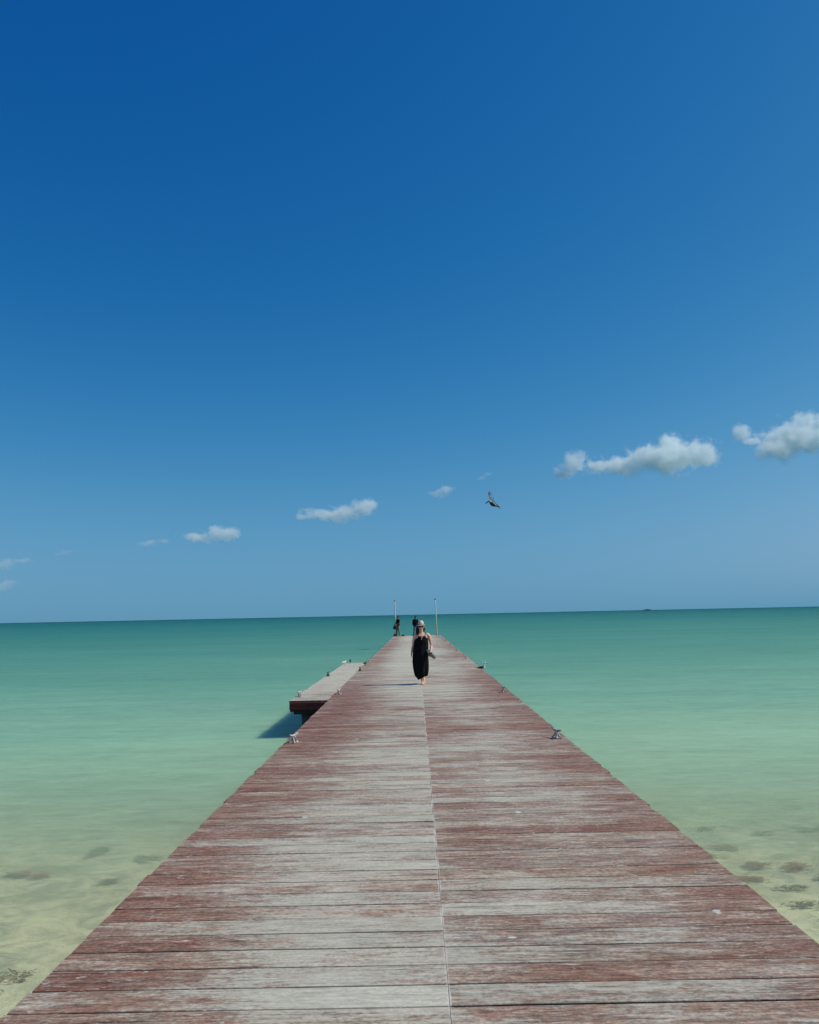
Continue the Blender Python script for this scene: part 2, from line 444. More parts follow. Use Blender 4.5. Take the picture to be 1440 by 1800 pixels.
tone = g.add(0.27, g.add(g.mul(r2, 0.34), g.add(g.mul(r3, 0.30), g.add(g.mul(r1, 0.40), g.mul(rf, 0.42)))))  # colour patches plus the light and dark of ripples, put into the water colour
col = g.mix(1.0, col, g.vec(tone, tone, tone), 'MULTIPLY')
h = g.add(g.mul(r1, 0.05), g.add(g.mul(r2, 0.10), g.mul(g.noise(g.vec(g.mul(x, 5.0), g.mul(y, 9.0), 1.0), 1.0, 3, 0.6), 0.010)))
nrm = g.bump(h, 0.75, 1.0)
diff = g.n('ShaderNodeSubsurfaceScattering', {'Color': col, 'Scale': 1.0, 'Radius': (0.45, 0.60, 0.70), 'Normal': g.bump(h, 0.40, 1.0)}, falloff='BURLEY')
trn = g.n('ShaderNodeBsdfTransparent', {'Color': (0.89, 0.95, 0.89)})
clear = g.mul(g.ss(ld, 0.80, 1.31, 0.80, 0.0), g.add(0.80, g.mul(warp2, 0.4)))
body = g.n('ShaderNodeMixShader', {0: clear, 1: diff, 2: trn})
gl = g.n('ShaderNodeBsdfGlossy', {'Color': (1, 1, 1), 'Roughness': 0.12, 'Normal': nrm})
fr = g.n('ShaderNodeFresnel', {'IOR': 1.33, 'Normal': nrm})
fac = g.m('MINIMUM', g.mul(fr, 0.33), 0.125)
fin = g.n('ShaderNodeMixShader', {0: fac, 1: body, 2: gl})
g.t.links.new(fin, g.out.inputs[0])
M['water'] = g.mat
me = bpy.data.meshes.new('sea_water')
L = 60000
me.from_pydata([(-L, -30, WATER), (L, -30, WATER), (L, L, WATER), (-L, L, WATER)], [], [(0, 1, 2, 3)])
tag(obj('sea_water', me, M['water']), 'calm turquoise sea, sandy green near the pier and teal at the horizon', None, None, 'structure')

# ------------------------------------------------------------------ pier
XL, XR = -1.935, 2.135
PITCH, Y_END = 0.2285, 72.2
def plank_geo(x0, x1, y0, y1, zt, th, segs, r):
    """a board along x with slightly wavy edges and eased top arrises: 6 points a ring"""
    vs, fs = [], []
    b = 0.004
    for i in range(segs + 1):
        t = i / segs
        xx = x0 + (x1 - x0) * t
        ea = y0 + r.uniform(-0.0022, 0.0022); eb = y1 + r.uniform(-0.0022, 0.0022)
        cz = zt + r.uniform(-0.0012, 0.0012)
        vs += [(xx, ea, cz - th), (xx, ea, cz - b), (xx, ea + b, cz), (xx, eb - b, cz), (xx, eb, cz - b), (xx, eb, cz - th)]
    for i in range(segs):
        a, c = i * 6, i * 6 + 6
        for k in range(6):
            fs.append((a + k, a + (k + 1) % 6, c + (k + 1) % 6, c + k))
    fs.append((5, 4, 3, 2, 1, 0))
    e = segs * 6
    fs.append((e, e + 1, e + 2, e + 3, e + 4, e + 5))
    return vs, fs

def plank_mesh(name, parts):
    vs, fs, tn = [], [], []
    n_ring = (0.0, 0.0, 0.03, 0.97, 1.0, 1.0)
    for v, f, t in parts:
        o = len(vs)
        vs += v; fs += [tuple(i + o for i in q) for q in f]; tn += [t] * len(v)
    me = bpy.data.meshes.new(name)
    me.from_pydata(vs, [], fs)
    bm = bmesh.new(); bm.from_mesh(me); bmesh.ops.recalc_face_normals(bm, faces=bm.faces); bm.to_mesh(me); bm.free()
    at = me.attributes.new('plank_tone', 'FLOAT', 'POINT')
    at.data.foreach_set('value', tn)
    a2 = me.attributes.new('across', 'FLOAT', 'POINT')
    a2.data.foreach_set('value', [n_ring[i % 6] for i in range(len(vs))])
    return me

pier = empty('wooden_pier', (0, 0, 0))
tag(pier, 'long wooden pier of worn red-brown and grey boards running out to sea', 'pier')
r = random.Random(11)
rest = []
row = 0
y = -12.0 + 0.06
n_single = 0
Y_FIRST = 3.0
while y < Y_END - 0.1:
    for side in (0, 1):
        gap = 0.0065 + abs(r.gauss(0, 0.0025))
        if r.random() < 0.10: gap += 0.005
        j = r.uniform(-0.002, 0.002)
        y0, y1 = y + gap / 2 + j, y + PITCH - gap / 2 + j
        if side == 0:
            x0, x1 = XL + r.gauss(0, 0.006), SEAM - 0.0004 - abs(r.gauss(0, 0.0008))
        else:
            x0, x1 = SEAM + 0.0004 + abs(r.gauss(0, 0.0008)), XR + r.gauss(0, 0.006)
        zt = r.uniform(-0.003, 0.0)
        v, f = plank_geo(x0, x1, y0, y1, zt, 0.045, 4, r)
        t = r.random()
        if y >= Y_FIRST and n_single < 300:
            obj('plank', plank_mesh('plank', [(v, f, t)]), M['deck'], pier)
            n_single += 1
        else:
            rest.append((v, f, t))
    y += PITCH
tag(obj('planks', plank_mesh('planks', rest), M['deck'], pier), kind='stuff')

def boxmesh(name, c, s, bevel=0.0, rot=None):
    bm = bmesh.new(); add_box(bm, c, s, rot, bevel)
    return tomesh(bm, name)
for xx in (XL + 0.06, XR - 0.06):
    obj('edge_beam', boxmesh('edge_beam', (xx, (Y_END - 12) / 2, -0.145), (0.07, Y_END + 11.9, 0.19), 0.004), M['fascia'], pier)
for xx in (-0.9, 0.12, 1.15):
    obj('joist', boxmesh('joist', (xx, (Y_END - 12) / 2, -0.135), (0.09, Y_END + 11.8, 0.17)), M['timber'], pier)
def pile_mesh(top, seed):
    bm = bmesh.new()
    rr = random.Random(seed)
    zz = [-4.5, -2.4, -1.2, -0.8, -0.55, top]
    add_rings(bm, [(z_, rr.uniform(-.01, .01), rr.uniform(-.01, .01), 0.13 + rr.uniform(-.008, .008), 0.13) for z_ in zz], seg=14, fold=0.02, nf=5)
    return tomesh(bm, 'pile', True)
pm = pile_mesh(-0.41, 3)
cb = boxmesh('cross_beam', (0.1, 0, -0.32), (3.8, 0.16, 0.175), 0.004)
for k in range(14):
    yy = -10.5 + 6.3 * k
    obj('cross_beam', cb, M['timber'], pier, (0, yy, 0))
    for xx in (-1.35, 1.55):
        obj('pile', pm, M['timber'], pier, (xx, yy, 0), (0, 0, k))

# low side platform on the left
PX0, PX1, PY0, PY1 = -2.80, -1.972, 18.25, 32.55
plat = empty('side_platform', ((PX0 + PX1) / 2, PY0, 0))
tag(plat, 'narrow weathered side platform joined to the left edge of the pier', 'platform')
def child_at(o): 
    o.matrix_parent_inverse = Matrix.Translation(plat.location).inverted()
    return o
r = random.Random(5)
parts = []
y = PY0 + 0.05
while y < PY1 - 0.1:
    gp = 0.005 + abs(r.gauss(0, 0.003))
    v, f = plank_geo(PX0 + r.gauss(0, 0.008), PX1, y + gp / 2, y + PITCH - gp / 2, -0.012 - r.uniform(0, 0.003), 0.045, 2, r)
    parts.append((v, f, r.random()))
    y += PITCH
child_at(tag(obj('planks', plank_mesh('planks', parts), M['deck_pale'], plat), kind='stuff'))
for i in range(2):
    child_at(obj('fascia_board', boxmesh('fascia_board', ((PX0 + PX1) / 2 + 0.0, PY0 + 0.025 + i * 0.0, -0.058 - 0.036 - i * 0.076), (PX1 - PX0 + 0.0, 0.045, 0.072), 0.004), M['fascia'], plat))
child_at(obj('fascia_board', boxmesh('fascia_board', (PX0 + 0.03, (PY0 + PY1) / 2 + 0.03, -0.16), (0.045, PY1 - PY0 - 0.06, 0.20), 0.004), M['fascia'], plat))
child_at(obj('fascia_board', boxmesh('fascia_board', ((PX0 + PX1) / 2 + 0.03, PY1 - 0.03, -0.16), (PX1 - PX0 - 0.07, 0.045, 0.20), 0.004), M['fascia'], plat))
for k in range(5):
    yy = PY0 + 0.22 + k * 3.4
    child_at(obj('cross_beam', boxmesh('cross_beam', (PX0 + 0.50, yy, -0.264), (0.86, 0.16, 0.11), 0.004), M['timber'], plat))
    child_at(obj('pile', pm, M['timber'], plat, (PX0 + 0.37, yy + 0.02, 0.092), (0, 0, 2 * k)))

# ------------------------------------------------------------------ mooring cleats
def cleat_mesh():
    bm = bmesh.new()
    add_box(bm, (0, 0, 0.008), (0.085, 0.17, 0.016), bevel=0.004)
    for s in (-1, 1):
        add_tube(bm, [(0.022, s * 0.050, 0.012), (0.006, s * 0.036, 0.060), (0, s * 0.034, 0.095)], [0.017, 0.014, 0.015], 10)
        add_tube(bm, [(-0.026, s * 0.050, 0.012), (-0.006, s * 0.036, 0.060), (0, s * 0.034, 0.095)], [0.015, 0.013, 0.015], 10)
    add_tube(bm, [(0, -0.150, 0.128), (0, -0.095, 0.112), (0, -0.03, 0.102), (0, 0.03, 0.102), (0, 0.095, 0.112), (0, 0.150, 0.128)],
             [0.010, 0.014, 0.018, 0.018, 0.014, 0.010], 12)
    for sx in (-1, 1):
        for sy in (-1, 1):
            add_ball(bm, (sx * 0.030, sy * 0.070, 0.018), 0.008, 1)
    return tomesh(bm, 'mooring_cleat', True)
cm = cleat_mesh()
cm2 = cm.copy(); cm2.materials.append(M['cleat_dark'])
cm.materials.append(M['cleat'])
GC = 'cast iron mooring cleats along the pier edges'
cl = [
    (1.99, 12.13, 0.25, cm, 'pale two-horned mooring cleat, nearest one on the right pier edge'),
    (1.98, 19.2, 0.1, cm, 'mooring cleat on the right edge, second nearest, before the gull'),
    (1.96, 33.4, -0.1, cm, 'pale mooring cleat on the right edge, first beyond the standing gull'),
    (1.96, 40.8, 0.0, cm, 'small pale mooring cleat on the right edge, second beyond the gull'),
    (1.94, 47.6, 0.1, cm, 'small pale mooring cleat on the right edge, third beyond the gull'),
    (1.93, 55.5, 0.0, cm, 'tiny mooring cleat on the right edge, fourth beyond the gull'),
    (1.92, 61.0, 0.0, cm, 'tiny mooring cleat on the right edge, farthest, towards the right pole'),
    (-1.80, 12.16, -0.25, cm, 'white flaking mooring cleat, nearest one on the left pier edge'),
    (-1.82, 19.4, -0.15, cm, 'mooring cleat on the left pier edge beside the front of the side platform'),
    (-1.88, 27.5, -0.1, cm2, 'dark, unlit-looking mooring cleat on the left pier edge beside the side platform'),
    (-1.89, 32.6, 0.0, cm, 'pale mooring cleat on the left pier edge by the far end of the platform'),
    (-2.70, 19.15, -0.2, cm, 'mooring cleat on the side platform at its front outer corner'),
    (-2.72, 25.5, -0.1, cm2, 'dark mooring cleat halfway along the outer edge of the side platform'),
]
for x_, y_, a_, m_, lb in cl:
    zz = 0.0 if x_ > -2 else -0.012
    tag(obj('mooring_cleat', m_, None, None, (x_, y_, zz), (0, 0, a_)), lb, 'mooring cleat', GC)

# ------------------------------------------------------------------ end poles
def pole(loc, lean, h, label):
    t = empty('end_pole', loc)
    tag(t, label, 'pole', 'tall poles at the end of the pier')
    P0 = Vector((0, 0, 0)); P1 = Vector((lean, 0.02, h))
    f = lambda k: P0.lerp(P1, k)
    def cyl(name, a, b, r0, r1, mat):
        bm = bmesh.new(); add_tube(bm, [f(a), f((a + b) / 2 + 0.002), f(b)], [r0, (r0 + r1) / 2, r1], 14)
        obj(name, tomesh(bm, name, True), mat, t)
    cyl('lower_shaft', 0.0, 0.52, 0.052, 0.050, M['yellow_pole'])
    cyl('upper_shaft', 0.53, 0.985, 0.049, 0.044, M['white_pole'])
    cyl('cap', 0.985, 1.0, 0.056, 0.05, M['dark_metal'])
    bm = bmesh.new(); add_box(bm, (0, 0, 0.012), (0.2, 0.2, 0.02), bevel=0.003)
    obj('base_plate', tomesh(bm, 'base_plate'), M['dark_metal'], t)
pole((-1.72, 71.95, 0), -0.115, 3.05, 'leaning white and yellow pole on the left end corner beside the man')
pole((1.80, 71.9, 0), -0.085, 3.12, 'thin white and yellow pole standing alone on the right end corner')

# ------------------------------------------------------------------ people
def hand(bm, wrist, d, side, curl=0.35, s=1.0, palm_n=(0, -1, 0), r=0.0078):
    """palm plus five unequal bent fingers; d: direction along the hand, side: towards the thumb"""
    w = Vector(wrist); d = Vector(d).normalized(); t = Vector(side); t = (t - d * t.dot(d)).normalized()
    n = Vector(palm_n); n = (n - d * n.dot(d) - t * n.dot(t)).normalized()
    add_tube(bm, [w, w + d * 0.035 * s, w + d * 0.085 * s], [0.021 * s, (0.034 * s, 0.018 * s), (0.038 * s, 0.014 * s)], 10, up=tuple(n))
    for k, ln in enumerate((0.070, 0.080, 0.074, 0.058)):
        o = t * (0.027 - 0.018 * k) * s
        base = w + d * 0.075 * s + o
        p = [base]
        ang = 0.0
        dd = d.copy()
        for seg in (0.42, 0.32, 0.26):
            ang += curl * 1.3
            dd = (d * math.cos(ang) + n * math.sin(ang)).normalized()
            p.append(p[-1] + dd * ln * seg * s * 1.15 + t * (0.004 - 0.003 * k) * 0.4)
        add_tube(bm, p, [r * s, r * s, r * 0.93 * s, r * 0.8 * s], 8)
    b = w + d * 0.028 * s + t * 0.024 * s
    add_tube(bm, [b, b + (t * 0.7 + d * 0.6 + n * 0.3).normalized() * 0.035 * s, b + (t * 0.7 + d * 0.6 + n * 0.3).normalized() * 0.035 * s + (d * 0.9 + n * 0.5).normalized() * 0.03 * s],
             [0.011 * s, 0.010 * s, 0.008 * s], 8)

def foot(bm, ankle, toe_dir, pitch=0.0, s=1.0):
    a = Vector(ankle); d = Vector(toe_dir).normalized()
    rot = Matrix.Rotation(-pitch, 3, Vector((0, 0, 1)).cross(d) * -1)
    def q(f, u, l=0.0): return a + rot @ (d * f * s + Vector((0, 0, u * s)) + Vector((-d.y, d.x, 0)) * l * s)
    add_tube(bm, [q(-0.035, -0.050), q(0.02, -0.042), q(0.09, -0.055), q(0.145, -0.066)], [(0.030 * s, 0.028 * s), (0.033 * s, 0.038 * s), (0.040 * s, 0.024 * s), (0.042 * s, 0.014 * s)], 12)
    for k in range(5):
        l = (-0.030 + 0.015 * k)
        add_tube(bm, [q(0.14, -0.068, l), q(0.175 - 0.004 * abs(k - 1), -0.070, l)], [0.0085 * s, 0.0075 * s], 6)

def head(bm, c, yaw=0.0, s=1.0):
    """skull, jaw, nose, ears, brow and lips; faces -y before yaw"""
    c = Vector(c); Rm = Matrix.Rotation(yaw, 3, 'Z')
    def q(x, y, z): return c + Rm @ Vector((x * s, y * s, z * s))
    add_ball(bm, q(0, 0.008, 0.022), (0.074 * s, 0.092 * s, 0.086 * s), 3, Rm)
    add_ball(bm, q(0, -0.020, -0.040), (0.056 * s, 0.064 * s, 0.066 * s), 3, Rm)
    add_ball(bm, q(0, -0.060, -0.082), (0.024 * s, 0.022 * s, 0.020 * s), 2, Rm)
    add_tube(bm, [q(0, -0.082, 0.008), q(0, -0.100, -0.022), q(0, -0.096, -0.032)], [0.009 * s, 0.013 * s, 0.015 * s], 8)
    add_tube(bm, [q(-0.018, -0.082, -0.056), q(0, -0.088, -0.055), q(0.018, -0.082, -0.056)], [0.006 * s, 0.009 * s, 0.006 * s], 8)
    for e in (-1, 1):
        add_ball(bm, q(e * 0.074, 0.008, -0.008), (0.010 * s, 0.020 * s, 0.030 * s), 2, Rm)
        add_ball(bm, q(e * 0.030, -0.070, 0.022), (0.026 * s, 0.014 * s, 0.010 * s), 2, Rm)
        add_ball(bm, q(e * 0.036, -0.058, -0.022), (0.024 * s, 0.020 * s, 0.020 * s), 2, Rm)

# --- the woman walking towards the camera; local frame: faces -y, her left is +x
WX, WY = 0.118, 21.75
wom = empty('person', (WX, WY, 0))
wom.scale = (1.04, 1.04, 0.965)
tag(wom, 'person in long black dress and straw hat walking barefoot towards the camera', 'person')
bm = bmesh.new()
head(bm, (0.012, -0.01, 1.535), yaw=0.05, s=1.0)
add_tube(bm, [(0.018, 0.015, 1.33), (0.015, 0.005, 1.40), (0.012, 0.0, 1.47)], [0.060, 0.050, 0.050], 12)
add_rings(bm, [(0.80, 0, 0, 0.150, 0.115), (0.88, 0, 0, 0.165, 0.12), (1.00, 0.005, 0, 0.128, 0.100), (1.12, 0.01, 0, 0.138, 0.108),
               (1.20, 0.02, -0.01, 0.150, 0.112), (1.28, 0.025, 0.0, 0.150, 0.090), (1.335, 0.028, 0.008, 0.135, 0.066), (1.37, 0.02, 0.01, 0.070, 0.050)], seg=24)
# right arm (picture left), swinging slightly back
add_tube(bm, [(-0.105, 0.01, 1.325), (-0.150, 0.015, 1.28), (-0.175, 0.03, 1.16), (-0.192, 0.05, 1.045), (-0.208, 0.05, 0.98), (-0.235, 0.01, 0.850)],
         [0.048, 0.050, 0.043, 0.036, 0.036, 0.024], 12)
hand(bm, (-0.237, 0.008, 0.845), (-0.16, -0.10, -1), (0, -1, -0.1), 0.30, 0.95, (1, 0, 0))
# left arm (picture right), forearm forward with the sandals
add_tube(bm, [(0.160, 0.01, 1.325), (0.205, 0.01, 1.285), (0.235, 0.01, 1.17), (0.258, 0.015, 1.05), (0.262, 0.0, 1.00), (0.248, -0.10, 0.900)],
         [0.048, 0.050, 0.043, 0.036, 0.036, 0.024], 12)
hand(bm, (0.247, -0.105, 0.895), (-0.08, -0.45, -0.9), (-0.2, -1, 0.3), 0.75, 0.95, (-1, 0, 0))
# legs: right foot planted in front, left foot trailing on its toes
add_tube(bm, [(-0.070, 0, 0.82), (-0.062, -0.03, 0.62), (-0.040, -0.075, 0.44), (-0.012, -0.06, 0.27), (0.018, -0.035, 0.085)], [0.088, 0.075, 0.053, 0.050, 0.030], 14)
foot(bm, (0.020, -0.045, 0.085), (0.05, -1, 0), 0.0)
add_tube(bm, [(0.075, 0, 0.82), (0.072, 0.03, 0.62), (0.062, 0.06, 0.46), (0.058, 0.19, 0.32), (0.055, 0.30, 0.18)], [0.088, 0.075, 0.053, 0.050, 0.030], 14)
foot(bm, (0.055, 0.305, 0.175), (0, -0.62, -0.78), 0.0)
obj('body', fused(bm, 'body', 0.0065, 2), M['skin'], wom)
# dress
bm = bmesh.new()
rings = [(0.135, -0.020, 0.03, 0.080, 0.120, 0.05), (0.160, -0.014, 0.03, 0.100, 0.145, 0.06), (0.22, -0.006, 0.035, 0.152, 0.175, 0.09), (0.345, -0.010, 0.03, 0.180, 0.180, 0.085),
         (0.47, -0.016, 0.02, 0.194, 0.176, 0.075), (0.60, -0.020, 0.01, 0.202, 0.170, 0.06), (0.70, -0.020, 0.0, 0.199, 0.162, 0.035),
         (0.784, -0.016, 0, 0.203, 0.158, 0.03), (0.87, -0.010, 0, 0.196, 0.150, 0.025), (0.98, -0.004, 0, 0.186, 0.138, 0.02),
         (1.08, 0.004, 0, 0.182, 0.132, 0.015), (1.147, 0.008, -0.005, 0.176, 0.130, 0.01), (1.20, 0.020, -0.010, 0.158, 0.124, 0.008), (1.245, 0.028, -0.012, 0.132, 0.112, 0.006),
         (1.285, 0.032, -0.010, 0.105, 0.098, 0.005)]
rr = add_rings(bm, rings, seg=56, nf=9, cap=False)
for v in rr[0]:      # uneven hem, lifted on her left
    v.co.z += 0.10 * max(0, (v.co.x + 0.02) / 0.1) + 0.012 * math.sin(v.co.y * 40)
for v in rr[1]: v.co.z += 0.05 * max(0, (v.co.x + 0.02) / 0.1)
dm = tomesh(bm, 'dress', True)
dress = obj('dress', dm, M['black_cloth'], wom)
so = dress.modifiers.new('thickness', 'SOLIDIFY'); so.thickness = 0.004
bm = bmesh.new()
for sx, sh in ((-1, -0.075), (1, 0.125)):
    add_tube(bm, [(0.032 + sx * 0.088, -0.085, 1.265), (0.030 + sx * 0.098, -0.074, 1.33), (0.028 + sx * 0.098, -0.03, 1.378), (0.028 + sx * 0.096, 0.05, 1.36), (0.030 + sx * 0.085, 0.085, 1.27)], [0.0065] * 5, 8)
obj('shoulder_straps', tomesh(bm, 'shoulder_straps', True), M['black_cloth'], wom)
bm = bmesh.new()
add_tube(bm, [(0.030, -0.112, 1.285), (0.022, -0.128, 1.24), (0.014, -0.137, 1.19)], [0.0045, 0.0045, 0.006], 8)
add_tube(bm, [(0.036, -0.112, 1.285), (0.040, -0.130, 1.24)], [0.0045, 0.005], 8)
obj('neck_tie', tomesh(bm, 'neck_tie', True), M['straw'], wom)
# hair: cap under the hat, loose lengths over her right shoulder
bm = bmesh.new()
add_ball(bm, (0.012, 0.026, 1.553), (0.086, 0.092, 0.090), 3)
add_tube(bm, [(-0.052, 0.010, 1.56), (-0.078, 0.004, 1.50), (-0.092, -0.008, 1.43), (-0.098, -0.02, 1.37), (-0.092, -0.035, 1.33)], [0.030, 0.036, 0.040, 0.034, 0.016], 12)
add_tube(bm, [(-0.030, 0.060, 1.56), (-0.050, 0.075, 1.47), (-0.055, 0.080, 1.38), (-0.05, 0.085, 1.30)], [0.045, 0.050, 0.045, 0.02], 12)
add_tube(bm, [(0.078, 0.018, 1.56), (0.092, 0.020, 1.50), (0.090, 0.025, 1.44), (0.082, 0.04, 1.40)], [0.022, 0.024, 0.020, 0.012], 12)
add_tube(bm, [(0.05, 0.070, 1.56), (0.05, 0.085, 1.46), (0.04, 0.085, 1.38)], [0.045, 0.045, 0.02], 12)
obj('hair', fused(bm, 'hair', 0.007, 2), M['hair'], wom)
# hat
bm = bmesh.new()
seg = 40
prof = [(0.124, -0.004), (0.112, 0.000), (0.097, 0.004), (0.086, 0.012), (0.083, 0.035), (0.074, 0.080), (0.062, 0.112), (0.046, 0.126), (0.022, 0.118), (0.0, 0.112)]
rings_ = []
for (pr, pz) in prof:
    ring = []
    for k in range(seg):
        a = k * 2 * math.pi / seg
        zz = pz
        if pr > 0.095: zz += 0.016 * (abs(math.cos(a)) ** 2) * (pr - 0.09) / 0.05 - 0.012 * max(0, -math.sin(a)) * (pr - 0.09) / 0.05
        ring.append(bm.verts.new((pr * math.cos(a) * 0.95, pr * math.sin(a) * 1.1, zz)))
    rings_.append(ring)
for a, b in zip(rings_, rings_[1:]):
    for k in range(seg): bm.faces.new((a[k], a[(k + 1) % seg], b[(k + 1) % seg], b[k]))
bmesh.ops.remove_doubles(bm, verts=bm.verts, dist=0.0005)
ho = obj('hat', tomesh(bm, 'hat', True), M['straw'], wom, (0.012, 0.004, 1.575), (R(-5), R(-3), 0.05))
so = ho.modifiers.new('thickness', 'SOLIDIFY'); so.thickness = 0.004
bm = bmesh.new()
add_rings(bm, [(0.010, 0, 0, 0.0850, 0.0985), (0.032, 0, 0, 0.0825, 0.0955)], seg=40, cap=False)
bo = obj('hat_band', tomesh(bm, 'hat_band', True), M['hatband'], ho)
# sunglasses
bm = bmesh.new()
for e in (-1, 1):
    add_ball(bm, (0.012 + e * 0.032, -0.094, 1.542), (0.034, 0.008, 0.028), 3, Matrix.Rotation(e * 0.22, 3, 'Z'))
    add_tube(bm, [(0.012 + e * 0.060, -0.082, 1.548), (0.012 + e * 0.076, -0.02, 1.548), (0.012 + e * 0.078, 0.01, 1.545)], [0.0035] * 3, 6)
add_tube(bm, [(-0.012, -0.100, 1.549), (0.036, -0.100, 1.549)], [0.004, 0.004], 6)
obj('sunglasses', tomesh(bm, 'sunglasses', True), M['lens'], wom)

# sandals in her hand: things of their own
def sandal(loc, rot, label):
    t = empty('sandal', loc); t.rotation_euler = rot
    tag(t, label, 'sandal', 'pair of dark sandals in the woman\'s left hand')
    bm = bmesh.new()
    n = 12
    top, bot = [], []
    for sgn in (1, -1):
        for i in range(n + 1):
            u = i / n if sgn == 1 else 1 - i / n
            if sgn == -1 and (i == 0 or i == n): continue
            L_ = -0.12 + 0.24 * u
            wdt = 0.034 + 0.012 * math.sin(math.pi * (u - 0.15)) if 0 < u < 1 else 0.012
            if u > 0.9: wdt *= 0.8
            top.append(bm.verts.new((sgn * wdt, L_, 0.012 + 0.012 * (1 - u) ** 2)))
            bot.append(bm.verts.new((sgn * wdt, L_, -0.008)))
    bm.faces.new(top); bm.faces.new(bot[::-1])
    for i in range(len(top)):
        j = (i + 1) % len(top)
        bm.faces.new((top[i], bot[i], bot[j], top[j]))
    obj('sole', tomesh(bm, 'sole'), M['sandal_sole'], t)
    bm = bmesh.new()
    add_tube(bm, [(-0.042, 0.045, 0.010), (-0.034, 0.050, 0.045), (0.0, 0.055, 0.060), (0.034, 0.050, 0.045), (0.042, 0.045, 0.010)], [(0.016, 0.004)] * 5, 8, up=(0, 1, 0))
    add_tube(bm, [(-0.036, -0.045, 0.010), (-0.032, -0.050, 0.050), (0.0, -0.060, 0.068), (0.032, -0.050, 0.050), (0.036, -0.045, 0.010)], [(0.013, 0.004)] * 5, 8, up=(0, 1, 0))
    add_tube(bm, [(-0.034, -0.105, 0.02), (-0.026, -0.118, 0.06), (0.026, -0.118, 0.06), (0.034, -0.105, 0.02)], [(0.010, 0.004)] * 4, 8, up=(0, 1, 0))
    obj('straps', tomesh(bm, 'straps', True), M['sandal'], t)
sandal((WX + 0.190, WY - 0.155, 0.800), (R(50), R(20), R(48)), 'dark sandal in her hand, the one against the skirt of the dress')
sandal((WX + 0.275, WY - 0.175, 0.745), (R(52), R(-25), R(40)), 'dark sandal in her hand, the outer one pointing down away from the dress')

def man(name_loc, yaw, label, top_mat, leg_mat, hgt, pose):
    t = empty('person', name_loc, yaw)
    tag(t, label, 'person', None)
    s = hgt / 1.75
    def S(l): return [tuple(c * s for c in p) for p in l]
    def Q(l): return [tuple(c * s for c in p) if isinstance(p, tuple) else p * s for p in l]
    bm = bmesh.new()
    head(bm, (0, -0.015 * s, 1.63 * s), pose.get('look', 0), s)
    add_tube(bm, S([(0, 0.01, 1.42), (0, 0, 1.55)]), Q([0.062, 0.055]), 12)
    add_rings(bm, [tuple(c * s for c in q) for q in [(0.86, 0, 0, 0.150, 0.105), (1.05, 0, 0, 0.145, 0.10), (1.25, 0, 0, 0.175, 0.115), (1.38, 0, 0, 0.175, 0.095), (1.45, 0, 0.01, 0.09, 0.06)]], seg=20, fold=0)
    for sd_, key in ((-1, 'ra'), (1, 'la')):
        el, wr, hd, th = pose[key]
        sh = (sd_ * 0.185, 0, 1.39)
        add_tube(bm, S([(sd_ * 0.13, 0, 1.40), sh, el, wr]), Q([0.05, 0.052, 0.040, 0.027]), 12)
        hand(bm, tuple(c * s for c in wr), hd, th, 0.5, s, (0, -1, 0) if abs(hd[1]) < 0.7 else (0, 0, -1), 0.009)
    for sd_, key in ((-1, 'rl'), (1, 'll')):
        kn, an, td = pose[key]
        add_tube(bm, S([(sd_ * 0.09, 0, 0.90), kn, an]), Q([0.095, 0.060, 0.036]), 12)
        foot(bm, tuple(c * s for c in an), td, 0.0, s)
    obj('body', fused(bm, 'body', 0.010, 2), M['skin2'], t)
    bm = bmesh.new()
    add_rings(bm, [tuple(c * s for c in q[:5]) + (q[5],) for q in [(0.84, 0, 0, 0.185, 0.140, 0.02), (0.95, 0, 0, 0.180, 0.135, 0.02), (1.10, 0, 0, 0.178, 0.13, 0.015), (1.28, 0, 0, 0.200, 0.138, 0.01), (1.39, 0, 0, 0.200, 0.115, 0), (1.46, 0, 0.01, 0.115, 0.080, 0)]], seg=24)
    for sd_, key in ((-1, 'ra'), (1, 'la')):
        el, wr, hd, th = pose[key]
        m_ = pose.get('sleeve', 0.5)
        e_ = Vector(el); w_ = Vector(wr); sh = Vector((sd_ * 0.185, 0, 1.39))
        pts = [(sd_ * 0.12, 0, 1.395), tuple(sh), tuple(sh.lerp(e_, 0.75))]
        if m_ > 0.5: pts += [el, tuple(e_.lerp(w_, 0.92))]
        rd = [0.062, 0.068, 0.060] + ([0.054, 0.040] if m_ > 0.5 else [])
        add_tube(bm, S(pts), Q(rd), 12)
    obj('shirt', fused(bm, 'shirt', 0.010, 3), top_mat, t)
    bm = bmesh.new()
    add_rings(bm, [tuple(c * s for c in q) for q in [(0.74, 0, 0, 0.150, 0.12), (0.85, 0, 0, 0.175, 0.130), (0.97, 0, 0, 0.165, 0.125)]], seg=24)
    for sd_, key in ((-1, 'rl'), (1, 'll')):
        kn, an, td = pose[key]
        kk, aa = Vector(kn), Vector(an)
        add_tube(bm, S([(sd_ * 0.09, 0, 0.86), kn, tuple(kk.lerp(aa, pose.get('leglen', 0.85)))]), Q([0.105, 0.080, 0.066]), 14)
    obj('trousers', fused(bm, 'trousers', 0.010, 3), leg_mat, t)
    bm = bmesh.new()
    add_ball(bm, (0, 0.015 * s, 1.672 * s), (0.084 * s, 0.100 * s, 0.080 * s), 3)
    add_ball(bm, (0, 0.050 * s, 1.620 * s), (0.076 * s, 0.066 * s, 0.070 * s), 2)
    obj('hair', fused(bm, 'hair', 0.009, 2), M['hair'], t)
    return t

